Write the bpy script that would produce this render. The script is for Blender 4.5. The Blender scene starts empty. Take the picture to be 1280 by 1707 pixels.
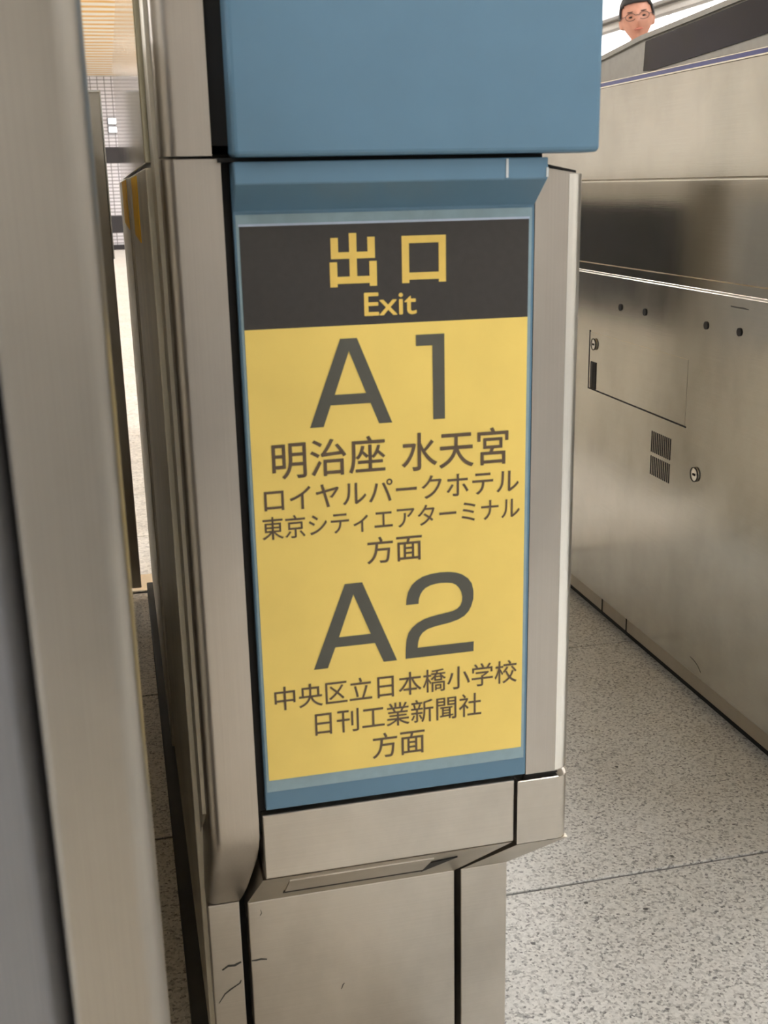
import bpy, bmesh, math, random
from mathutils import Vector, Matrix

C = bpy.context.scene.collection
random.seed(7)

# ------------------------------------------------------------------ camera, world, exposure
H = 0.85
cam_d = bpy.data.cameras.new('camera')
cam = bpy.data.objects.new('camera', cam_d)
C.objects.link(cam)
R = ((0.9726248, 0.0835919, -0.2168256), (-0.2315001, 0.2673760, -0.9353705), (-0.0202154, 0.9599597, 0.2794078))
M = Matrix(R)   # columns: camera x, y, z axes in world space
# R rows are the world axes seen from the camera frame: world = R * cam
cam.matrix_world = Matrix.Translation((0, 0, H)) @ M.to_4x4()
cam_d.sensor_fit = 'HORIZONTAL'
cam_d.sensor_width = 36.0
cam_d.lens = 1870 / 1280 * 36
cam_d.clip_start = 0.02
cam_d.clip_end = 100
cam_d.dof.use_dof = True
cam_d.dof.focus_distance = 1.5
cam_d.dof.aperture_fstop = 24
bpy.context.scene.camera = cam

w = bpy.data.worlds.new('world')
bpy.context.scene.world = w
w.use_nodes = True
w.node_tree.nodes['Background'].inputs[0].default_value = (1, .98, .94, 1)
w.node_tree.nodes['Background'].inputs[1].default_value = 0.3

LAMP = 17.0
vs = bpy.context.scene.view_settings
vs.view_transform = 'Standard'
vs.look = 'None'
vs.gamma = 1
vs.use_curve_mapping = False
vs.exposure = 0.38

# ------------------------------------------------------------------ materials
def lin(c):
    return tuple(((v / 255) / 12.92 if v / 255 <= .04045 else ((v / 255 + .055) / 1.055) ** 2.4) for v in c) + (1,)

def base_mat(name):
    m = bpy.data.materials.new(name)
    m.use_nodes = True
    nt = m.node_tree
    return m, nt, nt.nodes['Principled BSDF']

def coords(nt, scale):
    tc = nt.nodes.new('ShaderNodeNewGeometry')
    mp = nt.nodes.new('ShaderNodeMapping')
    mp.inputs['Scale'].default_value = scale
    nt.links.new(tc.outputs['Position'], mp.inputs['Vector'])
    return mp.outputs[0]

def noise(nt, vec, scale=1, detail=3, rough=.5):
    n = nt.nodes.new('ShaderNodeTexNoise')
    n.inputs['Scale'].default_value = scale
    n.inputs['Detail'].default_value = detail
    n.inputs['Roughness'].default_value = rough
    nt.links.new(vec, n.inputs['Vector'])
    return n.outputs['Fac']

def ramp(nt, fac, stops, interp='LINEAR'):
    r = nt.nodes.new('ShaderNodeValToRGB')
    r.color_ramp.interpolation = interp
    e = r.color_ramp.elements
    while len(e) < len(stops): e.new(.5)
    for k, (p, c) in enumerate(stops):
        e[k].position = p; e[k].color = c
    nt.links.new(fac, r.inputs[0])
    return r.outputs[0]

def mixc(nt, fac, a, b, mode='MIX'):
    n = nt.nodes.new('ShaderNodeMix'); n.data_type = 'RGBA'; n.blend_type = mode
    for k, v in ((0, fac), (6, a), (7, b)):
        if isinstance(v, (int, float, tuple)): n.inputs[k].default_value = v
        else: nt.links.new(v, n.inputs[k])
    return n.outputs[2]

def math_n(nt, op, a, b):
    n = nt.nodes.new('ShaderNodeMath'); n.operation = op
    for k, v in ((0, a), (1, b)):
        if isinstance(v, (int, float)): n.inputs[k].default_value = v
        else: nt.links.new(v, n.inputs[k])
    return n.outputs[0]

def bump(nt, b, h, strength=.1, dist=.001):
    n = nt.nodes.new('ShaderNodeBump')
    n.inputs['Strength'].default_value = strength
    n.inputs['Distance'].default_value = dist
    nt.links.new(h, n.inputs['Height'])
    nt.links.new(n.outputs[0], b.inputs['Normal'])

def steel(name, col=(176, 168, 155), rough=.34, grain='z', smudge=.12, metal=1.0, spread=.15):
    m, nt, b = base_mat(name)
    s = {'x': (6, 500, 900), 'y': (900, 6, 900), 'z': (700, 700, 5)}[grain]
    g = noise(nt, coords(nt, s), 1, 4, .6)
    sm = noise(nt, coords(nt, (9, 9, 6)), 1, 5, .6)
    c0 = lin(col); dark = tuple(v * (1 - smudge * 2.2) for v in c0[:3]) + (1,)
    c = ramp(nt, sm, [(.3, dark), (.62, c0)])
    gr = ramp(nt, g, [(.3, (.95, .95, .95, 1)), (.7, (1.02, 1.02, 1.02, 1))])
    nt.links.new(mixc(nt, 1.0, c, gr, 'MULTIPLY'), b.inputs['Base Color'])
    b.inputs['Metallic'].default_value = metal
    r = nt.nodes.new('ShaderNodeMapRange')
    r.inputs[3].default_value = rough - spread / 3; r.inputs[4].default_value = rough + spread * 2 / 3
    nt.links.new(sm, r.inputs[0]); nt.links.new(r.outputs[0], b.inputs['Roughness'])
    bump(nt, b, g, .06, .0004)
    return m

def plain(name, col, rough=.5, metal=0.0, var=.06, scale=60, emit=0, spec=.5, coat=0):
    m, nt, b = base_mat(name)
    n = noise(nt, coords(nt, (scale,) * 3), 1, 4)
    c = lin(col)
    nt.links.new(ramp(nt, n, [(.3, tuple(v * (1 - var) for v in c[:3]) + (1,)), (.7, tuple(min(1, v * (1 + var)) for v in c[:3]) + (1,))]), b.inputs['Base Color'])
    b.inputs['Roughness'].default_value = rough
    b.inputs['Metallic'].default_value = metal
    b.inputs['Specular IOR Level'].default_value = spec
    b.inputs['Coat Weight'].default_value = coat
    if emit:
        b.inputs['Emission Color'].default_value = c
        b.inputs['Emission Strength'].default_value = emit
    return m

def granite(name, light, mid, dark, rough=.35, big=210):
    m, nt, b = base_mat(name)
    v = coords(nt, (1, 1, 1))
    vo = nt.nodes.new('ShaderNodeTexVoronoi'); vo.inputs['Scale'].default_value = big
    nt.links.new(v, vo.inputs['Vector'])
    sep = nt.nodes.new('ShaderNodeSeparateColor'); nt.links.new(vo.outputs['Color'], sep.inputs[0])
    n1 = noise(nt, v, 190, 6, .75)
    n2 = noise(nt, v, 5, 3, .5)
    f = math_n(nt, 'ADD', math_n(nt, 'MULTIPLY', sep.outputs[0], .45), math_n(nt, 'MULTIPLY', n1, .75))
    c = ramp(nt, f, [(.33, lin(dark)), (.43, lin(mid)), (.56, lin(light)), (.8, lin(tuple(min(255, q + 18) for q in light)))])
    c2 = ramp(nt, n2, [(.3, (.90, .89, .87, 1)), (.7, (1, 1, 1, 1))])
    vo2 = nt.nodes.new('ShaderNodeTexVoronoi'); vo2.inputs['Scale'].default_value = 16
    nt.links.new(v, vo2.inputs['Vector'])
    spot = ramp(nt, math_n(nt, 'ADD', vo2.outputs['Distance'], math_n(nt, 'MULTIPLY', noise(nt, v, 300, 2), .06)), [(.07, (.12, .12, .12, 1)), (.085, (1, 1, 1, 1))])
    nt.links.new(mixc(nt, 1.0, mixc(nt, 1.0, c, c2, 'MULTIPLY'), spot, 'MULTIPLY'), b.inputs['Base Color'])
    b.inputs['Roughness'].default_value = rough
    bump(nt, b, n1, .15, .0004)
    return m

def lamp_mat(name, col, strength):
    m, nt, b = base_mat(name)
    b.inputs['Base Color'].default_value = (.9, .9, .9, 1)
    b.inputs['Emission Color'].default_value = col
    b.inputs['Emission Strength'].default_value = strength
    return m

S_front = steel('steel_front', (208, 202, 192), .36, 'x', .10)
S_trim = steel('steel_trim', (196, 190, 182), .30, 'z', .05)
S_side = steel('steel_side', (198, 192, 180), .30, 'y', .10)
S_right = steel('steel_right_gate', (200, 198, 191), .16, 'y', .08, spread=.10)
S_left_shaded = steel('steel_left_gate_shaded', (162, 157, 149), .32, 'z', .06)  # same steel; dimmer reflections on the left gate put into its colour
S_cool = steel('steel_cool_grey', (140, 142, 148), .42, 'z', .05)
S_inner = steel('steel_inner_side', (222, 217, 202), .42, 'y', .10)
S_mirror = steel('steel_polished_side', (176, 170, 150), .075, 'y', .08, spread=.03)
S_under = steel('steel_flap', (178, 171, 158), .36, 'x', .08)
S_dark = steel('steel_underside', (196, 189, 176), .38, 'x', .12)
S_soft = steel('steel_highlight_lock', (248, 246, 240), .28, 'z', .02)  # near-white for the painted corner highlight; also the locks
S_bright = steel('steel_polished_highlight', (235, 233, 226), .16, 'z', .02)  # polished lips, also edge highlights put into the colour
M_black = plain('black_gap', (14, 13, 12), .7)
M_unseen = plain('grey_unseen_panel', (158, 156, 150), .45)
M_dgrey = plain('dark_grey', (66, 66, 62), .6, 0.2)
M_blue = plain('blue_painted_metal', (93, 130, 156), .42, 0, .03, 30, coat=.15)
M_film = plain('laminate_margin', (142, 168, 178), .3, 0, .07, 90)
M_glare = plain('laminate_glare', (185, 200, 220), .2)
M_chip = plain('bare_paint_chip', (205, 212, 214), .5)
M_head = plain('header_black', (56, 54, 52), .42, 0, .08, 160)
M_yel = plain('sign_yellow', (247, 218, 118), .40, 0, .03, 25)
M_yelt = plain('lettering_yellow', (236, 203, 104), .45)
M_txt = plain('lettering_grey', (86, 86, 78), .5)
M_txt2 = plain('lettering_brown', (96, 80, 62), .5)
M_frame = plain('grey_frame', (104, 100, 94), .5)
M_screen, nt_, b_ = base_mat('smoked_acrylic')
nt_.links.new(ramp(nt_, noise(nt_, coords(nt_, (14, 10, 12)), 1, 4, .6), [(.3, lin((10, 8, 14))), (.55, lin((30, 28, 42))), (.75, lin((40, 40, 50)))]), b_.inputs['Base Color'])
b_.inputs['Roughness'].default_value = .15; b_.inputs['Specular IOR Level'].default_value = .25
M_stripe = plain('blue_light_strip', (66, 72, 128), .3)
M_cap = plain('grey_cap', (150, 147, 138), .45)
M_granite = granite('grey_granite', (208, 209, 206), (174, 175, 173), (106, 107, 108), .35, 330)
M_granite2 = granite('brown_granite', (206, 200, 188), (170, 164, 152), (104, 98, 88), .35, 300)
M_white_tile = granite('white_floor_tile', (226, 222, 214), (214, 210, 202), (180, 176, 170), .4, 120)
M_grout = plain('grey_grout', (120, 121, 121), .8)
M_wall = plain('cream_wall', (212, 209, 202), .6)
M_dwall = plain('dark_band', (44, 42, 46), .5)
M_grid, nt_, b_ = base_mat('small_white_wall_tile')
br = nt_.nodes.new('ShaderNodeTexBrick'); br.offset = 0
br.inputs['Color1'].default_value = lin((226, 224, 230)); br.inputs['Color2'].default_value = lin((216, 214, 220)); br.inputs['Mortar'].default_value = lin((120, 118, 122))
br.inputs['Scale'].default_value = 1; br.inputs['Mortar Size'].default_value = .006; br.inputs['Brick Width'].default_value = .10; br.inputs['Row Height'].default_value = .05
mp = nt_.nodes.new('ShaderNodeMapping'); mp.inputs['Rotation'].default_value = (math.pi / 2, 0, 0)
gg = nt_.nodes.new('ShaderNodeNewGeometry'); nt_.links.new(gg.outputs['Position'], mp.inputs['Vector']); nt_.links.new(mp.outputs[0], br.inputs['Vector'])
nt_.links.new(br.outputs['Color'], b_.inputs['Base Color']); b_.inputs['Roughness'].default_value = .3
M_ceil, nt_, b_ = base_mat('gilded_slat_ceiling')
wv = nt_.nodes.new('ShaderNodeTexWave'); wv.bands_direction = 'Y'; wv.inputs['Scale'].default_value = 1.1; wv.inputs['Distortion'].default_value = 2.5
nt_.links.new(coords(nt_, (1, 1, 1)), wv.inputs['Vector'])
nt_.links.new(ramp(nt_, wv.outputs['Fac'], [(.35, lin((222, 218, 208))), (.6, lin((214, 200, 168))), (.85, lin((214, 160, 60)))]), b_.inputs['Base Color'])
b_.inputs['Roughness'].default_value = .5
M_lamp = lamp_mat('fluorescent_light', (1, .985, .985, 1), LAMP)
M_box = lamp_mat('backlit_white', (1, .99, 1, 1), 2.2)
M_skin = plain('skin', (192, 138, 116), .55, 0, .05, 40)
M_lip = plain('lips', (176, 106, 90), .5)
M_hair = plain('black_hair', (30, 26, 28), .55, 0, .3, 200)
M_eye = plain('eye_dark', (36, 26, 22), .3)
M_glassframe = plain('glasses_frame', (66, 46, 44), .35)
M_shirt = plain('white_shirt', (225, 225, 228), .7)
M_suit = plain('dark_suit', (44, 46, 56), .8)
M_shoe = plain('black_leather', (24, 22, 22), .4)
M_yrefl = plain('yellow_reflection', (250, 200, 44), .6)
M_plastic = plain('white_fixture', (220, 218, 212), .5)

# ------------------------------------------------------------------ helpers
WPOS = {}
def thing(name, label, cat, loc, group=None):
    o = bpy.data.objects.new(name, None); C.objects.link(o)
    o.location = loc; o.empty_display_size = .05
    o['label'] = label; o['category'] = cat
    if group: o['group'] = group
    WPOS[o.name] = Vector(loc)
    return o

def obj(name, bm, mat, parent=None, label=None, kind=None, smooth=False, mods=None):
    me = bpy.data.meshes.new(name)
    if isinstance(bm, bmesh.types.BMesh):
        bmesh.ops.recalc_face_normals(bm, faces=bm.faces[:])
        lo = [min(v.co[i] for v in bm.verts) for i in range(3)]; hi = [max(v.co[i] for v in bm.verts) for i in range(3)]
        org = Vector(((lo[0] + hi[0]) / 2, (lo[1] + hi[1]) / 2, lo[2]))
        for v in bm.verts: v.co -= org
        bm.to_mesh(me); bm.free()
    o = bpy.data.objects.new(name, me); C.objects.link(o)
    pw = WPOS[parent.name] if parent is not None else Vector((0, 0, 0))
    o.location = org - pw
    WPOS[o.name] = org
    if parent is not None: o.parent = parent
    me.materials.append(mat)
    if smooth:
        for p in me.polygons: p.use_smooth = True
        if smooth == 'angle': me.set_sharp_from_angle(angle=math.radians(32))
    if label: o['label'] = label
    if kind: o['kind'] = kind
    return o

def tag(o, label, cat, group=None):
    o['label'] = label; o['category'] = cat
    if group: o['group'] = group
    return o

def box(x0, x1, y0, y1, z0, z1, bev=0, seg=2, bm=None):
    b = bmesh.new()
    bmesh.ops.create_cube(b, size=1)
    for v in b.verts:
        v.co = Vector(((x0 + x1) / 2 + v.co.x * (x1 - x0), (y0 + y1) / 2 + v.co.y * (y1 - y0), (z0 + z1) / 2 + v.co.z * (z1 - z0)))
    if bev:
        bmesh.ops.bevel(b, geom=b.edges[:], offset=bev, segments=seg, affect='EDGES', profile=.5)
    return b if bm is None else merge(bm, b)

def merge(a, b):
    me = bpy.data.meshes.new('tmp'); b.to_mesh(me); b.free(); a.from_mesh(me); bpy.data.meshes.remove(me)
    return a

def prism(poly, axis, a0, a1, bev=0, seg=2):
    """poly in the plane across axis; x: (y,z)  y: (x,z)  z: (x,y)"""
    b = bmesh.new()
    def P(p, t): return {'x': (t, p[0], p[1]), 'y': (p[0], t, p[1]), 'z': (p[0], p[1], t)}[axis]
    A = [b.verts.new(P(p, a0)) for p in poly]; B = [b.verts.new(P(p, a1)) for p in poly]
    b.faces.new(A); b.faces.new(B[::-1])
    n = len(poly)
    for i in range(n): b.faces.new((A[i], A[(i + 1) % n], B[(i + 1) % n], B[i]))
    bmesh.ops.recalc_face_normals(b, faces=b.faces[:])
    if bev: bmesh.ops.bevel(b, geom=b.edges[:], offset=bev, segments=seg, affect='EDGES', profile=.5)
    return b

def cyl(p, r, h, axis='y', n=24, r2=None):
    b = bmesh.new()
    bmesh.ops.create_cone(b, cap_ends=True, segments=n, radius1=r, radius2=r if r2 is None else r2, depth=h)
    rot = {'x': Matrix.Rotation(math.pi / 2, 4, 'Y'), 'y': Matrix.Rotation(math.pi / 2, 4, 'X'), 'z': Matrix.Identity(4)}[axis]
    bmesh.ops.transform(b, matrix=Matrix.Translation(p) @ rot, verts=b.verts[:])
    return b

def hexa(front, back):
    """closed solid between two quads (lists of 3D points in the same order)"""
    b = bmesh.new()
    A = [b.verts.new(p) for p in front]; B = [b.verts.new(p) for p in back]
    b.faces.new(A); b.faces.new(B[::-1])
    for i in range(len(A)): b.faces.new((A[i], A[(i + 1) % len(A)], B[(i + 1) % len(A)], B[i]))
    bmesh.ops.recalc_face_normals(b, faces=b.faces[:])
    return b

def struct(name, bm, mat, parent=None, smooth=False):
    return obj(name, bm, mat, parent, kind=None if parent else 'structure', smooth=smooth)

def text_mesh(body, x0, x1, z0, z1, y, bold=.0, t=.0002):
    """flat lettering on a plane facing -Y, fitted to the box x0..x1, z0..z1"""
    c = bpy.data.curves.new('lettering', 'FONT'); c.body = body; c.size = 1; c.offset = 0; c.extrude = 0
    o = bpy.data.objects.new('lettering', c); C.objects.link(o)
    bpy.context.view_layer.update()
    dg = bpy.context.evaluated_depsgraph_get()
    me = bpy.data.meshes.new_from_object(o.evaluated_get(dg))
    b = bmesh.new(); b.from_mesh(me)
    bpy.data.objects.remove(o); bpy.data.curves.remove(c); bpy.data.meshes.remove(me)
    xs = [v.co.x for v in b.verts]; ys = [v.co.y for v in b.verts]
    a, c1, d, e = min(xs), max(xs), min(ys), max(ys)
    for v in b.verts:
        v.co = Vector((x0 + (v.co.x - a) / (c1 - a) * (x1 - x0), y, z0 + (v.co.y - d) / (e - d) * (z1 - z0)))
    # slight weight: the same outlines again, a hair to each side
    w_ = bold
    if w_:
        src = bpy.data.meshes.new('tmp'); b.to_mesh(src)
        for i, (dx, dz) in enumerate(((w_, 0), (-w_, 0), (0, w_), (0, -w_))):
            c2 = bmesh.new(); c2.from_mesh(src)
            bmesh.ops.translate(c2, vec=(dx, -.00002 * (i + 1), dz), verts=c2.verts[:]); merge(b, c2)
        bpy.data.meshes.remove(src)
    return b

def poly_letter(outlines, y):
    """flat glyph from triangulated outline (holes joined by hand)"""
    b = bmesh.new()
    for pl in outlines:
        vs_ = [b.verts.new((p[0], y, p[1])) for p in pl]
        b.faces.new(vs_)
    bmesh.ops.triangulate(b, faces=b.faces[:])
    return b

def arc(cx, cy, r, a0, a1, n):
    return [(cx + r * math.cos(math.radians(a0 + (a1 - a0) * i / n)), cy + r * math.sin(math.radians(a0 + (a1 - a0) * i / n))) for i in range(n + 1)]

# ------------------------------------------------------------------ the setting
XL, XR, YB, YF, ZC = -4.0, 4.2, -4.0, 17.8, 2.45
fl = struct('floor', box(XL, XR, YB, YF, -.06, -.0025), M_grout)
def slab(x0, x1, y0, y1, mat):
    g = .0024
    obj('tile', box(x0 + g, x1 - g, y0 + g, y1 - g, -.0125, 0, .0008, 1), mat, fl)
YEND = 2.385
cols = [(-1.85, -1.15), (-1.15, -.45), (-.45, .25), (.25, .95), (.95, 1.65), (1.65, 2.35)]
for i, (x0, x1) in enumerate(cols):
    if i == 2:
        ys = [-.95, -.48, .0, .46, .92, 1.385, 1.85, YEND]; mt = M_granite2
    else:
        ys = [-.957, -.257, .443, 1.143, 1.843, YEND]; mt = M_granite
    for a, b in zip(ys[:-1], ys[1:]): slab(x0, x1, a, b, mt)
yy = YEND + .01
for j in range(14):
    for i in range(12):
        slab(-2.4 + .4 * i - .03, -2.0 + .4 * i - .03, yy + .42 * j, yy + .42 * (j + 1), M_white_tile)
o = obj('distant_tile', box(XL, XR, yy + .42 * 14, YF, -.0125, 0), M_white_tile, fl)
struct('ceiling', box(XL - .1, XR + .1, YB - .1, YF + .1, ZC, ZC + .1), M_ceil)
struct('wall_left', box(XL - .1, XL, YB, YF, 0, ZC), M_wall)
struct('wall_right', box(XR, XR + .1, YB, YF, 0, ZC), M_wall)
struct('wall_back', box(XL, XR, YB - .1, YB, 0, ZC), M_wall)
wf = struct('wall_front', box(XL, XR, YF, YF + .1, 0, ZC), M_grid)
for z0, z1 in ((0, .077), (.251, .494), (1.247, 1.474)):
    obj('dark_tile_band', box(XL, XR, YF - .012, YF, z0, z1), M_dwall, wf)

# ceiling lamps: rows along the hall
k = 0
LROWS = ((-2.6, 'left row'), (-1.35, 'second row'), (1.5, 'third row'), (3.3, 'right row'))
for X, rn in LROWS:
    for j, Y in enumerate((-2.6, -.3, 2.0, 4.6, 7.4, 10.4, 13.4, 16.4)):
        t = thing('ceiling_light', 'long white fluorescent ceiling light of the %s, %s' % (rn, ('behind the viewer by the back wall', 'above the viewer', 'above the ticket gates', 'just past the gates', 'in mid hall', 'in the far half of the hall', 'second from the far wall', 'nearest the far wall')[j]), 'light', (X, Y, ZC), 'ceiling lights')
        f = box(X - .17, X + .17, Y - .66, Y + .66, ZC - .05, ZC, .006)
        obj('frame', f, M_plastic, t)
        obj('diffuser', box(X - .14, X + .14, Y - .62, Y + .62, ZC - .062, ZC - .05, .003), M_lamp, t)

# far bright signs high on the far wall, seen in the slit between the gates
for z0, nm in ((1.668, 'lower'), (1.785, 'upper')):
    t = thing('wall_lamp', 'small rounded white wall lamp, the %s of two on the far wall' % nm, 'lamp', (.165, YF, z0))
    obj('housing', box(.10, .24, YF - .05, YF, z0, z0 + .09, .01), M_dwall, t)
    obj('diffuser', box(.115, .225, YF - .07, YF - .05, z0 + .008, z0 + .082, .008, 3), M_box, t)

# backlit panels along the right wall
for z0, z1, nm in ((1.72, 2.01, 'lower'), (2.135, 2.40, 'upper')):
    for j in range(4):
        Y0 = 6.6 + j * 1.6
        t = thing('light_box', 'white backlit wall panel in the %s row, %s from the near end' % (nm, ('first', 'second', 'third', 'fourth')[j]), 'light box', (XR, Y0 + .8, z0), 'backlit wall panels')
        obj('frame', box(XR - .06, XR, Y0, Y0 + 1.6, z0 - .03, z1 + .03, .005), M_frame, t)
        obj('panel', box(XR - .075, XR - .055, Y0 + .02, Y0 + 1.58, z0, z1, .003), M_box, t)

# ------------------------------------------------------------------ ticket gates
def rounded_trim(x0, x1, yf, yb, side, r=.011):
    """plan outline (x, y) of a folded steel trim, rounded at its outer front corner"""
    if side == 'right':
        return [(x0, yf)] + arc(x1 - r, yf + r, r, -90, 0, 8) + [(x1, yb), (x0, yb)]
    return [(x1, yf), (x1, yb), (x0, yb)] + arc(x0 + r, yf + r, r, 180, 270, 8)

def profile_part(pr, x0, x1):
    return prism(pr, 'x', x0, x1)

def gate_front(root, dx, dy, full=True):
    """front end of a gate, all steel pieces; dx, dy shift it from the middle gate"""
    def sh(b):
        bmesh.ops.translate(b, vec=(dx, dy, 0), verts=b.verts[:]); return b
    # left edge trim: two lengths with a joint, the lower one curving under into the plinth
    obj('edge_trim', sh(prism(rounded_trim(.0375, .0712, .798, .84, 'left'), 'z', .8715, 1.085)), S_trim, root, smooth='angle')
    front = [(.80, .8695), (.80, .352)] + [(.80 + .017 * (1 - math.cos(t)), .352 - .034 * math.sin(t)) for t in (.3, .6, .9, 1.2)] + [(.828, .300), (.88, .235), (.90, .235), (.90, .8695)]
    # the lower trim keeps a rounded outer corner: lofted rings over height
    b = bmesh.new()
    rings = []
    hs = [(.8695, 0, 0), (.36, 0, 0), (.348, .0008, 0), (.336, .004, 0), (.324, .010, .0006), (.308, .021, .002), (.290, .034, .003), (.27, .049, .0035), (.25, .066, .004), (.2355, .080, .0045)]
    for z, back, inn in hs:
        k = min(1, back / .08)
        x1 = .0768 - .0137 * k; x0 = .0375 - .0034 * k
        pl = rounded_trim(x0, x1, .80 + back, .93, 'left', .009)
        rings.append([b.verts.new((p[0], p[1], z)) for p in pl])
    for A, B in zip(rings[:-1], rings[1:]):
        n = len(A)
        for i in range(n): b.faces.new((A[i], A[(i + 1) % n], B[(i + 1) % n], B[i]))
    b.faces.new(rings[0]); b.faces.new(rings[-1][::-1])
    obj('edge_trim', sh(b), S_trim, root, smooth='angle')
    # right edge trim: long folded sheet, rounded corner with a painted highlight, dark slot at both ends
    b = prism(rounded_trim(.3035, .344, .80, .84, 'right', .015), 'z', .3695, .8545)
    for v in b.verts:
        if v.co.z > .8: v.co.z += (.344 - v.co.x) * .17
    o_ = obj('edge_trim', sh(b), S_trim, root, smooth='angle')
    b = prism(arc(.329, .815, .0153, -88, -6, 10) + arc(.329, .815, .0140, -6, -88, 10), 'z', .3705, .8555)
    obj('corner_highlight', sh(b), S_soft, o_, smooth='angle')
    b = prism([(.3045, .8612), (.3350, .8560), (.3350, .8578), (.3045, .8642)], 'y', .801, .845)
    obj('dark_slot', sh(b), M_black, o_)
    obj('dark_slot', sh(box(.3045, .3345, .806, .85, .3640, .3696)), M_black, o_)
    # small block below the right trim
    o_ = obj('corner_block', sh(prism(rounded_trim(.2965, .3432, .80, .86, 'right', .010), 'z', .3035, .3632)), S_front, root, smooth='angle')
    obj('polished_lip', sh(box(.2967, .3335, .7992, .81, .3626, .3642, .0006, 1)), S_bright, o_)
    # chamfer and plinth
    def chamf(xa0, xa1, xb0, xb1, mat, name='chamfer_panel', za=.303):
        f = [(xa0, .80, za), (xa1, .80, za), (xb1, .88, .2315), (xb0, .88, .2315)]
        g = [(xa0, .86, za), (xa1, .86, za), (xb1, .93, .2315), (xb0, .93, .2315)]
        return obj(name, sh(hexa(f, g)), mat, root)
    # centre block above the chamfer
    obj('front_panel', sh(box(.0795, .2935, .80, .86, .3068, .3655, .0012)), S_front, root)
    cp = chamf(.0775, .2925, .0700, .2645, S_dark, za=.3065)
    chamf(.297, .3432, .2705, .3166, S_dark)
    # shallow access flap in the chamfer, its slot and notch
    def on_ch(x, s, lift=0):   # s 0 at the front edge, 1 at the plinth
        return (x, .80 + .08 * s - lift * .66, .3065 - .075 * s - lift * .75)
    def strip(x0, x1, s0, s1, l0, l1):
        f = [on_ch(x0, s0, l1), on_ch(x1, s0, l1), on_ch(x1, s1, l1), on_ch(x0, s1, l1)]
        g = [on_ch(x0, s0, l0), on_ch(x1, s0, l0), on_ch(x1, s1, l0), on_ch(x0, s1, l0)]
        return hexa(f, g)
    obj('flap', sh(strip(.101, .226, .16, .64, -.001, .0010)), S_front, cp)
    obj('slot', sh(strip(.100, .228, .63, .73, -.001, .0007)), M_black, cp)
    b = hexa([on_ch(.2262, .34, .0012), on_ch(.2495, .26, .0012), on_ch(.2262, .73, .0012)], [on_ch(.2262, .34, -.001), on_ch(.2495, .26, -.001), on_ch(.2262, .73, -.001)])
    obj('notch', sh(b), M_black, cp)
    # plinth panels
    obj('plinth_panel', sh(box(.0698, .2645, .88, .93, .012, .2315, .0012)), S_front, root)
    obj('plinth_panel', sh(box(.2707, .3166, .88, .93, .012, .2315, .0012)), S_front, root)
    obj('plinth_panel', sh(box(.0345, .0628, .88, .93, .012, .2345, .0012)), S_front, root)
    # dark carcass behind every gap
    b = prism([(.842, .8697), (.808, .8697), (.808, .345), (.905, .258), (.905, 0), (1.02, 0), (1.02, .8697)], 'x', .055, .3110)
    obj('carcass', sh(b), M_black, root)
    # blue hood above
    b = prism([(.0822, .768), (.3390, .768), (.3390, .80), (.0822, .80)], 'z', .8697, 1.115, .0035, 3)
    obj('blue_hood', sh(b), M_blue, root)
    obj('hood_backing', sh(box(.0715, .315, .80, 1.02, .878, 1.10)), M_black, root)
    obj('dark_gap', sh(box(.0745, .3028, .786, .81, .8670, .8696)), M_black, root)
    # blue sign carrier: lip, slanted underside and plate in one folded sheet
    pr = [(.775, .8668), (.775, .8525), (.80, .8345), (.80, .3700), (.806, .3700), (.806, .8668)]
    bp = obj('blue_front_plate', sh(prism(pr, 'x', .0832, .3032, .0006, 1)), M_blue, root)
    return bp

# middle gate
g1 = thing('ticket_gate', 'stainless ticket gate with blue front carrying the yellow and black exit sign', 'ticket gate', (.19, 1.6, 0), 'ticket gates')
bp1 = gate_front(g1, 0, 0)
obj('paint_chip', box(.2720, .2736, .7742, .7752, .8535, .8662), M_chip, bp1)
obj('paint_chip', box(.3018, .3034, .7742, .7760, .8535, .8600), M_chip, bp1)
# flat side (left) of the middle gate: groove with grime, then long panels
obj('side_rail', prism([(.842, 1.08), (.842, .35), (.93, .28), (.93, .02), (.907, .02), (.985, .02), (.985, 1.08)][:3] + [(.905, .295), (.905, 1.08)], 'x', .0345, .05), S_inner, g1)
obj('side_plinth', box(.0345, .05, .932, 1.02, .03, .27), S_inner, g1)
obj('side_panel', box(.030, .05, .908, 2.36, .870, 1.075, .001), S_mirror, g1)
obj('side_panel', box(.030, .05, .908, 2.36, .05, .8665, .001), S_inner, g1)
obj('guide_rail', box(.0265, .031, 1.55, 2.36, .05, .866, .001), S_inner, g1)
obj('base_strip', box(.014, .05, .90, 2.36, 0, .032, .002), M_dgrey, g1)  # dark strip low along the side
obj('body', box(.05, .335, 1.02, 2.36, .012, .853, .004), S_side, g1)
obj('body_end', box(.18, .335, 2.362, 2.54, .012, .853, .004), S_side, g1)
obj('unseen_panel', box(.333, .339, 1.00, 2.50, .47, .80, .003), M_unseen, g1)  # unseen panel added to darken the reflection in the right gate
obj('unseen_block', box(.12, .335, 2.74, 4.2, .012, .86, .004), S_side, g1)  # unseen block added to shape the reflection in the right gate
obj('unseen_panel', box(.333, .340, 2.745, 4.18, .46, .79, .003), M_black, g1)  # unseen black panel added for the darkest part of that reflection
obj('upper_body', box(.05, .335, 1.0, 2.36, .868, 1.075, .004), S_side, g1)
obj('yellow_reflection', box(.0258, .0270, 1.58, 1.98, .80, .864), M_yrefl, g1)  # yellow strips stand for a reflection in the steel side
obj('yellow_reflection', box(.0292, .0302, 1.17, 1.40, .80, .864), M_yrefl, g1)

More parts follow.
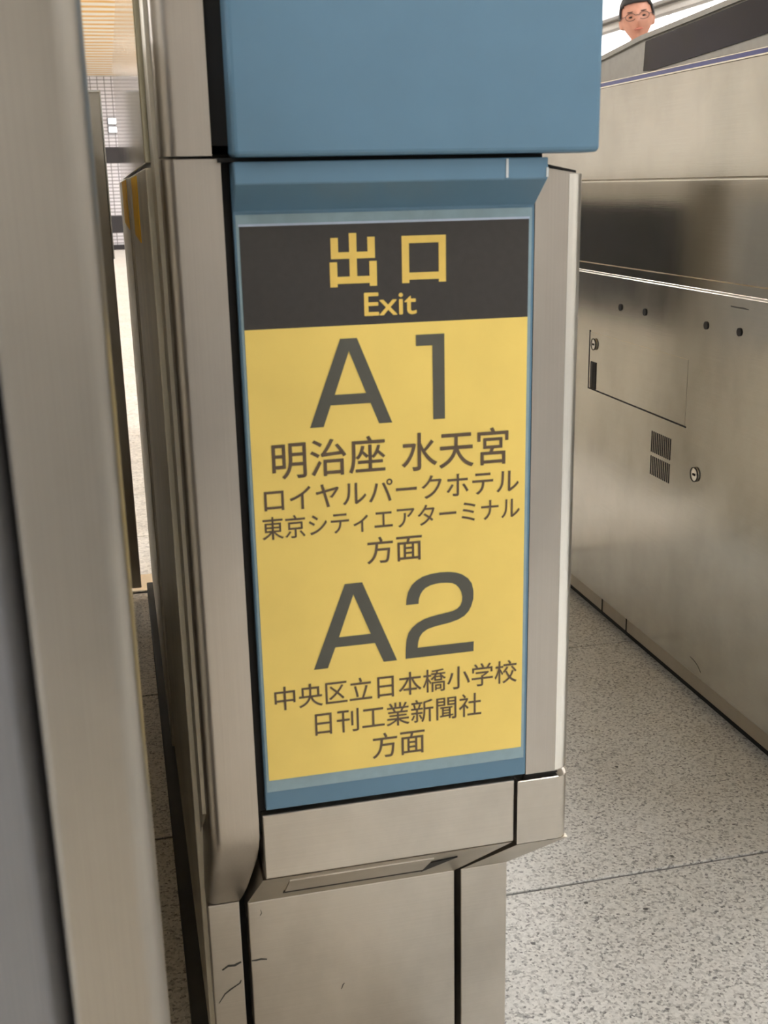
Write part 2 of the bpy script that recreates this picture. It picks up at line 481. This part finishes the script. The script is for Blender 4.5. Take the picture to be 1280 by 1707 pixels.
# left gate, nearer to the camera
DX, DY = -.3475, -.33
g2 = thing('ticket_gate', 'stainless ticket gate cut by the left edge of the picture, nearest the viewer', 'ticket gate', (DX + .19, 1.1, 0), 'ticket gates')
bpx = box(-.31, -.10, .55, 2.36, .012, 1.02, .004)
obj('body', bpx, S_side, g2)
obj('edge_trim', prism(arc(-.0435, .475, .005, 180, 270, 6) + [(-.0145, .470)] + arc(-.0145, .4805, .0105, -90, 0, 8) + [(-.004, .55), (-.0485, .55)], 'z', .31, 1.085), S_left_shaded, g2, smooth='angle')
obj('edge_trim', prism([(-.0485, .550), (-.0145, .550), (-.004, .56), (-.004, .61), (-.0485, .61)], 'z', .01, .31), S_left_shaded, g2)
b = prism([(-.305, .486), (-.075, .486)] + arc(-.065, .501, .015, -90, -10, 6) + [(-.0495, .56), (-.305, .56)], 'z', .02, 1.05)
obj('front_panel', b, S_cool, g2, smooth='angle')
obj('edge_trim', prism([(-.3475, .55), (-.3475, .48)] + arc(-.337, .4805, .0105, 180, 270, 8) + [(-.306, .47), (-.306, .55)], 'z', .01, 1.085), S_left_shaded, g2)
obj('blue_hood', box(-.31, -.052, .44, .48, 1.06, 1.2, .004), M_blue, g2)
pst = obj('end_post', box(-.06, .003, 2.362, 2.385, .02, 1.034, .002), S_side, g2)
obj('bright_edge', box(-.055, .0035, 2.358, 2.362, 1.0335, 1.037), S_bright, pst)  # bright strips stand for white highlights on the post's edges
obj('bright_edge', box(.0030, .0052, 2.358, 2.386, .72, 1.037), S_bright, pst)
obj('foot_plate', box(-.02, .030, 2.39, 2.50, 0, .004, .001, 1), S_bright, g2)

# right gate across the passage
RX = .89
g3 = thing('ticket_gate', 'long stainless ticket gate across the passage, dark display on top', 'ticket gate', (1.07, 1.6, 0), 'ticket gates')
gate_front(g3, .862, 0)
Y0, Y1 = .842, 2.42
obj('body', box(.915, 1.197, 1.02, Y1, .03, 1.0, .003), S_side, g3)
obj('base_strip', box(.912, 1.19, .95, Y1 - .01, 0, .035), M_black, g3)  # black box stands for the shade in the gap under the gate
lp = obj('lower_side_panel', box(RX, .925, Y0, Y1, .052, .683, .0022, 2), S_right, g3)
obj('base_rail', box(RX + .004, .925, .93, Y1, .024, .0505, .001, 1), S_under, g3)
for yk in (1.945, 1.834):
    obj('rail_joint', box(RX + .0034, .90, yk - .0022, yk + .0022, .0245, .050), M_black, g3)
b = prism([(.8915, .6855), (.8915, .699), (.8955, .7005), (.8955, .8475), (.93, .8475), (.93, .6855)], 'y', Y0, Y1)
obj('middle_side_panel', b, steel('steel_middle_panel', (176, 174, 167), .10, 'y', .06, spread=.06), g3)
obj('panel_ledge', box(.8892, .8922, Y0, Y1, .6825, .6858, .0008, 2), S_bright, g3)  # bright strip paints the lit edge of the lower panel
obj('upper_side_panel', box(.90, .93, Y0, Y1, .8515, 1.013, .0012), S_right, g3)
obj('bright_edge', box(.8995, .92, Y0, Y1, .8475, .8495), S_bright, g3)
# light strip between two bright lips
st = obj('light_strip', box(.9000, .93, Y0, Y1, 1.0155, 1.0215), M_stripe, g3)
obj('bright_lip', box(.8985, .93, Y0, Y1, 1.0130, 1.0155, .0005, 1), S_bright, st)
obj('bright_lip', box(.8990, .93, Y0, Y1, 1.0215, 1.0235, .0005, 1), S_bright, st)
# raised display housing with smoked side window
top = [(Y0, 1.118), (1.2, 1.112), (1.50, 1.1016), (1.70, 1.0908), (1.88, 1.082), (2.04, 1.0666), (2.30, 1.04), (2.40, 1.0235)]
hs = obj('display_housing', prism(top + [(Y0, 1.0235)], 'x', .9015, 1.19), M_cap, g3)
rim = [(y, z + .002) for y, z in top] + [(y, z - .006) for y, z in top[::-1]]
obj('rim', prism(rim, 'x', .897, 1.194), M_cap, hs)
win = [(1.872, 1.0265), (1.868, 1.073), (1.70, 1.0815), (1.50, 1.0925), (1.2, 1.104), (.90, 1.109), (.90, 1.062), (1.2, 1.052), (1.4918, 1.040), (1.62, 1.034), (1.749, 1.0285), (1.84, 1.025)]
obj('smoked_window', prism(win, 'x', .8995, .906), M_screen, hs)
# side fittings
for yk, zk in ((1.9037, .629), (1.8054, .6302), (1.5933, .6309), (1.4954, .6321)):
    s_ = obj('bolt_hole', cyl((RX - .0002, yk, zk), .0062, .003, 'x', 16), M_black, lp)
dr = obj('access_door', box(RX - .0005, RX + .003, 1.6435, 2.0335, .4615, .5705, .0004, 1), S_right, lp)
obj('door_joint', box(RX - .0004, RX + .001, 1.640, 2.0375, .4588, .4615), M_black, lp)
obj('door_joint', box(RX - .0006, RX + .001, 2.0335, 2.0385, .4588, .573), M_black, lp)
obj('finger_recess', box(RX - .0018, RX + .002, 2.001, 2.026, .462, .514, .0004, 1), M_black, dr)
obj('recess_plate', box(RX - .0024, RX + .002, 2.016, 2.026, .464, .512, .0004, 1), M_dgrey, dr)
def lock(p, r, parent):
    l_ = obj('lock', cyl(p, r, .0026, 'x', 28, r * .9), S_soft, parent)
    obj('lock_ring', ring(p[0] - .0012, p[1], p[2], r * 1.06, r * .92), M_dgrey, l_)
    obj('keyhole', box(p[0] - .0022, p[0], p[1] - .0042, p[1] + .0042, p[2] - .0018, p[2] + .0018), M_black, l_)
def ring(x, y, z, ro, ri, n=28, t=.001):
    b = bmesh.new(); V = []
    for i in range(n):
        a = 2 * math.pi * i / n; c, s = math.cos(a), math.sin(a)
        V.append([b.verts.new((xx, y + rr * c, z + rr * s)) for xx, rr in ((x - t, ro), (x - t, ri), (x + t, ri), (x + t, ro))])
    for i in range(n):
        A, B = V[i], V[(i + 1) % n]
        for k in range(4): b.faces.new((A[k], A[(k + 1) % 4], B[(k + 1) % 4], B[k]))
    return b
lock((RX - .002, 2.012, .5485), .0105, dr)
lock((RX - .001, 1.6006, .3902), .0115, lp)
for (z0, z1) in ((.3935, .4303), (.3530, .3865)):
    b = bmesh.new()
    for i in range(11):
        y = 1.6895 + i * .0068
        box(RX - .0006, RX + .002, y - .0013, y + .0013, z0, z1, bm=b)
    obj('vent_slots', b, M_black, lp)
def scuff(pts, wd, parent, plane, const, mat=M_dgrey):
    b = bmesh.new()
    P = []
    for i, (u, v) in enumerate(pts):
        k = min(i, len(pts) - 2); du, dv = pts[k + 1][0] - pts[k][0], pts[k + 1][1] - pts[k][1]
        L = math.hypot(du, dv); nx, nz = -dv / L, du / L
        ww = wd * (.35 + .65 * math.sin(math.pi * (i + .4) / len(pts)))
        for s in (-1, 1):
            uu, vv = u + nx * ww * s, v + nz * ww * s
            P.append(b.verts.new((const, uu, vv) if plane == 'x' else (uu, const, vv)))
    for i in range(len(pts) - 1): b.faces.new((P[2 * i], P[2 * i + 1], P[2 * i + 3], P[2 * i + 2]))
    r_ = bmesh.ops.extrude_face_region(b, geom=b.faces[:])
    d = (.0004, 0, 0) if plane == 'x' else (0, .0004, 0)
    bmesh.ops.translate(b, vec=d, verts=[g for g in r_['geom'] if isinstance(g, bmesh.types.BMVert)])
    return obj('scuff_mark', b, mat, parent)
scuff([(1.582, .0785), (1.570, .0775), (1.556, .0735), (1.544, .0655)], .0006, lp, 'x', RX - .0003)
scuff([(1.475, .6665), (1.49, .6672), (1.507, .6668), (1.525, .6672)], .0012, lp, 'x', RX - .0003)
scuff([(.0385, .1305), (.0445, .1395), (.050, .1435), (.0587, .1485), (.0600, .1515)], .0007, g1, 'y', .8797)
scuff([(.0435, .1655), (.049, .1690), (.055, .1685), (.061, .1710)], .0012, g1, 'y', .8797)
scuff([(.0705, .1702), (.0745, .1700), (.079, .1704), (.0847, .1692)], .0009, g1, 'y', .8797)
scuff([(.0815, .2225), (.0822, .2190), (.0808, .2165)], .0004, g1, 'y', .8797)
scuff([(.1530, .1225), (.1545, .1265), (.1560, .1285)], .0005, g1, 'y', .8797)

# ------------------------------------------------------------------ exit sign
YS = .7996
sg = thing('exit_sign', 'yellow and black exit direction sign with Japanese lettering, stuck on the blue gate front', 'sign', (.193, YS, .388))
obj('laminate_film', box(.0848, .3010, YS - .0002, YS + .0003, .3865, .8325), M_film, sg)
obj('film_glare', box(.0862, .2990, YS - .0007, YS, .8246, .8262), M_glare, sg)  # pale line paints the glare along the sign's top edge
hd = obj('header', box(.0868, .2985, YS - .0006, YS - .0001, .7536, .8246), M_head, sg)
yp = obj('yellow_panel', box(.0868, .2985, YS - .0006, YS - .0001, .3968, .7536), M_yel, sg)
YT = YS - .0009
def strokes(rects):
    b = bmesh.new()
    for i, (x0, x1, z0, z1) in enumerate(rects): box(x0, x1, YT - .00002 * i, YT + .0001, z0, z1, bm=b)
    return b
t_ = .0054
obj('exit_character', strokes([(.1638, .1638 + t_, .7845, .8182), (.1505, .1505 + t_, .8020, .8153), (.1771, .1825, .8020, .8153), (.1505, .1825, .8006, .8052),
    (.1494, .1494 + t_, .7810, .7985), (.1782, .1836, .7810, .7985), (.1494, .1836, .7832, .7882)]), M_yelt, hd)
obj('mouth_character', strokes([(.2022, .2076, .7820, .8152), (.2297, .2351, .7820, .8152), (.2022, .2351, .8100, .8152), (.2022, .2351, .7842, .7893)]), M_yelt, hd)
obj('lettering', text_mesh('Exit', .1740, .2125, .7598, .7760, YT, .0003), M_yelt, hd)
def holed(outer, inner, bridges):
    pass
def letter_A(L, T1, T2, Rr, r2, cr, cl, l2, i1, i2, i3, name):
    # outer outline and counter, split in faces by hand
    b = bmesh.new()
    def V(p): return b.verts.new((p[0], YT, p[1]))
    L, T1, T2, Rr, r2, cr, cl, l2, i1, i2, i3 = map(V, (L, T1, T2, Rr, r2, cr, cl, l2, i1, i2, i3))
    for f in ((L, T1, i3, i1), (L, i1, cl), (L, cl, l2), (T1, T2, i3), (T2, Rr, i2, i3), (Rr, cr, i2), (Rr, r2, cr), (i1, i2, cr, cl)):
        b.faces.new(f)
    bmesh.ops.triangulate(b, faces=b.faces[:])
    return obj(name, b, M_txt, yp)
letter_A((.1309, .6803), (.1553, .7443), (.1677, .7443), (.1929, .6803), (.1829, .6803), (.1767, .6961), (.1468, .6961), (.1410, .6803), (.150, .7037), (.1735, .7037), (.1615, .7351), 'large_letter')
obj('large_numeral', poly_letter([[(.2119, .7444), (.2336, .7444), (.2338, .6806), (.2247, .6806), (.2244, .7362), (.2119, .7362)]], YT), M_txt, yp)
letter_A((.1265, .4882), (.1530, .5565), (.1667, .5565), (.1933, .4882), (.1824, .4882), (.1757, .5050), (.1440, .5050), (.1375, .4882), (.1471, .5132), (.1725, .5132), (.1595, .5473), 'large_letter')
two_o = [(.2014, .5340), (.2018, .5390), (.2030, .5445), (.2060, .5500), (.2100, .5536), (.2150, .5562), (.2210, .5577), (.2290, .5584), (.2364, .5580), (.2420, .5570), (.2470, .5550), (.2520, .5512), (.2552, .5465), (.2566, .5400), (.2565, .5335), (.2548, .5275), (.2525, .5232), (.2490, .5197), (.2440, .5172), (.2370, .5153), (.2300, .5143), (.2240, .5133), (.2185, .5118), (.2145, .5092), (.2120, .5058), (.2108, .5015), (.2103, .4969), (.2569, .4969)]
two_i = [(.2114, .5340), (.2118, .5380), (.2131, .5417), (.2148, .5443), (.2172, .5466), (.2210, .5483), (.2253, .5492), (.2300, .5495), (.2352, .5491), (.2390, .5484), (.2420, .5468), (.2446, .5440), (.2464, .5405), (.2473, .5361), (.2470, .5322), (.2456, .5287), (.2430, .5264), (.2395, .5249), (.2340, .5240), (.2280, .5232), (.2220, .5222), (.2160, .5207), (.2105, .5180), (.2060, .5145), (.2030, .5105), (.2013, .5050), (.2005, .4970), (.2003, .4885)]
b = bmesh.new()
vo_ = [b.verts.new((p[0], YT, p[1])) for p in two_o]; vi_ = [b.verts.new((p[0], YT, p[1])) for p in two_i]
for i in range(26): b.faces.new((vo_[i], vo_[i + 1], vi_[i + 1], vi_[i]))
v_e = b.verts.new((.2567, YT, .4885))
b.faces.new((vo_[26], vi_[26], vi_[27], v_e, vo_[27]))
bmesh.ops.triangulate(b, faces=b.faces[:])
obj('large_numeral', b, M_txt, yp)
for s, x0, x1, z0, z1, bo, mm in (
        ('明治座', .1019, .1868, .6432, .6712, .00022, M_txt2), ('水天宮', .2000, .2842, .6420, .6710, .00022, M_txt2),
        ('ロイヤルパークホテル', .0945, .2932, .6190, .6372, .00014, M_txt2),
        ('東京シティエアターミナル', .0920, .2943, .5972, .6150, .0001, M_txt2),
        ('方面', .1712, .2146, .5707, .5920, .00014, M_txt2),
        ('中央区立日本橋小学校', .0945, .2938, .4570, .4770, .0001, M_txt2),
        ('日刊工業新聞社', .1256, .2634, .4312, .4515, .0001, M_txt2),
        ('方面', .1716, .2151, .4042, .4262, .00014, M_txt2)):
    obj('lettering', text_mesh(s, x0, x1, z0, z1, YT, bo), mm, yp)

# ------------------------------------------------------------------ man beyond the right gate
def skin_mesh(pts, edges, radii, sub=2):
    me = bpy.data.meshes.new('sk')
    me.from_pydata([Vector(p) for p in pts], edges, [])
    o_ = bpy.data.objects.new('sk', me); C.objects.link(o_)
    o_.modifiers.new('s', 'SKIN')
    for i, r_ in enumerate(radii):
        me.skin_vertices[0].data[i].radius = (r_, r_) if not isinstance(r_, tuple) else r_
        me.skin_vertices[0].data[i].use_root = (i == 0)
    md = o_.modifiers.new('u', 'SUBSURF'); md.levels = sub
    bpy.context.view_layer.update()
    res = bpy.data.meshes.new_from_object(o_.evaluated_get(bpy.context.evaluated_depsgraph_get()))
    b = bmesh.new(); b.from_mesh(res)
    bpy.data.objects.remove(o_); bpy.data.meshes.remove(res); bpy.data.meshes.remove(me)
    return b

def head_mesh(cx, cy, cz):
    """head 0.235 high centred at eye height, facing -Y"""
    b = bmesh.new()
    bmesh.ops.create_uvsphere(b, u_segments=48, v_segments=36, radius=1)
    for v in b.verts:
        x, y, z = v.co
        zz = z * .122
        k = 1.0 if z > -.1 else 1 - .42 * ((-.1 - z) / .9) ** 1.3
        xx = x * .078 * k
        yy_ = y * .098 * (1.0 if y > 0 else .93) * (1 if z > -.2 else 1 - .22 * (-.2 - z))
        if y > 0 and z < -.2: yy_ *= 1 - .35 * min(1, (-.2 - z) / .7)
        if y < 0:
            f = math.exp(-(xx / .014) ** 2) ; n = math.exp(-((zz + .030) / .020) ** 2)
            yy_ -= .020 * f * n + .010 * f * math.exp(-((zz + .005) / .022) ** 2)
            for s in (-1, 1):
                yy_ += .010 * math.exp(-((xx - s * .031) / .014) ** 2 - ((zz + .002) / .010) ** 2)
                yy_ -= .004 * math.exp(-((xx - s * .040) / .018) ** 2 - ((zz + .034) / .018) ** 2)
            yy_ -= .005 * math.exp(-(xx / .045) ** 2 - ((zz - .018) / .010) ** 2)
            yy_ -= .006 * math.exp(-(xx / .024) ** 2 - ((zz + .062) / .010) ** 2)
            yy_ -= .010 * math.exp(-(xx / .022) ** 2 - ((zz + .098) / .014) ** 2)
        v.co = Vector((xx, yy_, zz))
    for s in (-1, 1):   # ears
        e = bmesh.new(); bmesh.ops.create_uvsphere(e, u_segments=14, v_segments=10, radius=1)
        for v in e.verts: v.co = Vector((s * .079 + v.co.x * .009 + s * v.co.y * .006, .012 + v.co.y * .018, -.012 + v.co.z * .032))
        merge(b, e)
    bmesh.ops.translate(b, vec=(cx, cy, cz), verts=b.verts[:])
    return tilt(b)

def tilt(b):
    """the head leans a little to one side, about the neck"""
    c = Matrix.Translation((0, 0, 1.53))
    bmesh.ops.transform(b, matrix=c @ Matrix.Rotation(math.radians(-8), 4, 'Y') @ c.inverted(), verts=b.verts[:])
    return b

EYE = 1.628
man = thing('person', 'man with short black hair and thin glasses looking over the far gate', 'person', (2.66, 5.6, 0))
man.rotation_euler = (0, math.radians(-7) * 0, math.radians(-24))
hx, hy, hz = 0, 0, EYE
def place(o_):   # parts of the man are built around the origin, so cancel the world offset
    return o_
WPOS[man.name] = Vector((0, 0, 0))
# skeleton
J = [(0, .02, .97), (0, .02, 1.12), (0, .01, 1.28), (0, .02, 1.40), (0, .015, 1.47), (0, .005, 1.54)]
RAD = [.135, .125, .135, .10, .058, .056]
ED = [(0, 1), (1, 2), (2, 3), (3, 4), (4, 5)]
def add(p, r_, par):
    J.append(p); RAD.append(r_); ED.append((par, len(J) - 1)); return len(J) - 1
hands = []
for s in (-1, 1):
    a = add((s * .17, .02, 1.395), .06, 3); a = add((s * .215, .03, 1.25), .050, a); a = add((s * .235, .03, 1.10), .042, a)
    a = add((s * .245, -.02, .98), .036, a); a = add((s * .25, -.06, .86), .026, a); a = add((s * .25, -.075, .80), .026, a); hands.append((s, a))
    l = add((s * .09, .02, .88), .092, 0); l = add((s * .10, .01, .68), .075, l); l = add((s * .10, .0, .50), .058, l)
    l = add((s * .105, .02, .30), .052, l); l = add((s * .11, .03, .10), .036, l); l = add((s * .115, -.02, .04), .036, l); l = add((s * .125, -.13, .03), .032, l)
bd = skin_mesh(J, ED, RAD)
for s, a in hands:   # five fingers each, unequal and slightly curled
    for q, (off, ln) in enumerate(((-.030, .068), (-.010, .078), (.010, .072), (.028, .058))):
        p = Vector((s * .25, -.075 + off, .79)); c_ = -s
        fp = [p + Vector((0, 0, .02)), p + Vector((0, 0, -ln * .35)), p + Vector((c_ * .008, 0, -ln * .7)), p + Vector((c_ * .022, 0, -ln))]
        merge(bd, skin_mesh(fp, [(0, 1), (1, 2), (2, 3)], [.009, .0088, .008, .0068], 1))
    p = Vector((s * .25, -.095, .815)); c_ = -s
    merge(bd, skin_mesh([p, p + Vector((c_ * .012, -.02, -.022)), p + Vector((c_ * .02, -.03, -.048))], [(0, 1), (1, 2)], [.011, .010, .008], 1))
merge(bd, head_mesh(hx, hy, hz))
me = bpy.data.meshes.new('b'); bd.to_mesh(me); bd.free()
o_ = bpy.data.objects.new('b', me); C.objects.link(o_)
md = o_.modifiers.new('r', 'REMESH'); md.mode = 'VOXEL'; md.voxel_size = .005
bpy.context.view_layer.update()
res = bpy.data.meshes.new_from_object(o_.evaluated_get(bpy.context.evaluated_depsgraph_get()))
bd = bmesh.new(); bd.from_mesh(res); bpy.data.objects.remove(o_); bpy.data.meshes.remove(res)
bmesh.ops.smooth_vert(bd, verts=bd.verts[:], factor=.5, use_axis_x=True, use_axis_y=True, use_axis_z=True)
body = obj('body', bd, M_skin, man, smooth=True)

def cloth(idx_p, idx_e, rr, name, mat, sub=2):
    b = skin_mesh(idx_p, idx_e, rr, sub)
    return obj(name, b, mat, man, smooth=True)
P_ = [(0, .02, .95), (0, .02, 1.12), (0, .01, 1.28), (0, .02, 1.405), (0, .015, 1.465)]
R_ = [.155, .145, .155, .118, .066]; E_ = [(0, 1), (1, 2), (2, 3), (3, 4)]
for s in (-1, 1):
    base = len(P_)
    P_ += [(s * .17, .02, 1.39), (s * .217, .03, 1.25), (s * .238, .03, 1.10), (s * .248, -.02, .98), (s * .25, -.055, .87)]
    R_ += [.074, .062, .054, .047, .040]
    E_ += [(3, base)] + [(base + i, base + i + 1) for i in range(4)]
cloth(P_, E_, R_, 'shirt', M_shirt)
P_ = [(0, .02, 1.0), (0, .02, .93)]; R_ = [.150, .150]; E_ = [(0, 1)]
for s in (-1, 1):
    base = len(P_)
    P_ += [(s * .09, .02, .86), (s * .10, .01, .68), (s * .10, .0, .50), (s * .105, .02, .30), (s * .11, .02, .09)]
    R_ += [.106, .090, .074, .068, .064]
    E_ += [(1, base)] + [(base + i, base + i + 1) for i in range(4)]
cloth(P_, E_, R_, 'trousers', M_suit)
for s in (-1, 1):
    b = bmesh.new(); bmesh.ops.create_uvsphere(b, u_segments=20, v_segments=14, radius=1)
    for v in b.verts: v.co = Vector((s * .12 + v.co.x * .048, -.045 + v.co.y * .135, max(0, .042 + v.co.z * .048 * (1.25 if v.co.y > 0 else .9))))
    obj('shoe', b, M_shoe, man, smooth=True)
# hair cap with a forehead line
b = bmesh.new(); bmesh.ops.create_uvsphere(b, u_segments=48, v_segments=32, radius=1)
rnd = random.Random(3)
for v in b.verts:
    x, y, z = v.co
    j = 1 + .02 * rnd.random()
    v.co = Vector((x * .088 * j, y * .107 * j + .004, z * .134 * j))
dele = [v for v in b.verts if v.co.z < (.056 + 2.2 * v.co.x ** 2 if v.co.y < -.060 else (.040 if v.co.y < -.045 else (.000 if v.co.y < -.012 else (-.004 if v.co.y < .03 else -.05))))]
bmesh.ops.delete(b, geom=dele, context='VERTS')
ex = bmesh.ops.extrude_face_region(b, geom=b.faces[:])
for g in ex['geom']:
    if isinstance(g, bmesh.types.BMVert): g.co *= .93
bmesh.ops.translate(b, vec=(hx, hy, hz), verts=b.verts[:])
obj('hair', tilt(b), M_hair, man, smooth=True)
def ell(cx, cy, cz, rx, ry, rz, seg=16):
    b = bmesh.new(); bmesh.ops.create_uvsphere(b, u_segments=seg, v_segments=10, radius=1)
    for v in b.verts: v.co = Vector((cx + v.co.x * rx, cy + v.co.y * ry, cz + v.co.z * rz))
    return b
for s in (-1, 1):
    obj('eye', tilt(ell(s * .031, -.078, hz - .002, .011, .006, .0045)), M_eye, man, smooth=True)
    obj('eyebrow', tilt(ell(s * .032, -.0885, hz + .020, .017, .004, .0024)), M_hair, man, smooth=True)
obj('mouth', tilt(ell(0, -.0935, hz - .062, .024, .008, .006)), M_lip, man, smooth=True)
b = bmesh.new()
def tube(b, pts, r_, n=8, closed=False):
    N = len(pts); rings = []
    for i in range(N):
        p = Vector(pts[i]); q = Vector(pts[(i + 1) % N] if (closed or i < N - 1) else pts[i]); o2 = Vector(pts[i - 1] if (closed or i > 0) else pts[i])
        d = (q - o2).normalized(); u = d.cross(Vector((0, 1, .01))); u = u.normalized() if u.length > 1e-4 else Vector((1, 0, 0)); v_ = d.cross(u).normalized()
        rings.append([b.verts.new(p + (u * math.cos(2 * math.pi * k / n) + v_ * math.sin(2 * math.pi * k / n)) * r_) for k in range(n)])
    for i in range(N if closed else N - 1):
        A, B = rings[i], rings[(i + 1) % N]
        for k in range(n): b.faces.new((A[k], A[(k + 1) % n], B[(k + 1) % n], B[k]))
    return b
for s in (-1, 1):
    tube(b, [(s * .032 + .025 * math.cos(t * math.pi / 10), -.102 + .006 * abs(math.cos(t * math.pi / 10)), hz - .004 + .017 * math.sin(t * math.pi / 10)) for t in range(20)], .0016, 6, True)
    tube(b, [(s * .057, -.096, hz + .002), (s * .074, -.070, hz + .002), (s * .086, .0, hz)], .0016, 6)
tube(b, [(-.007, -.104, hz), (0, -.108, hz + .003), (.007, -.104, hz)], .0016, 6)
obj('glasses', tilt(b), M_glassframe, man, smooth=True)
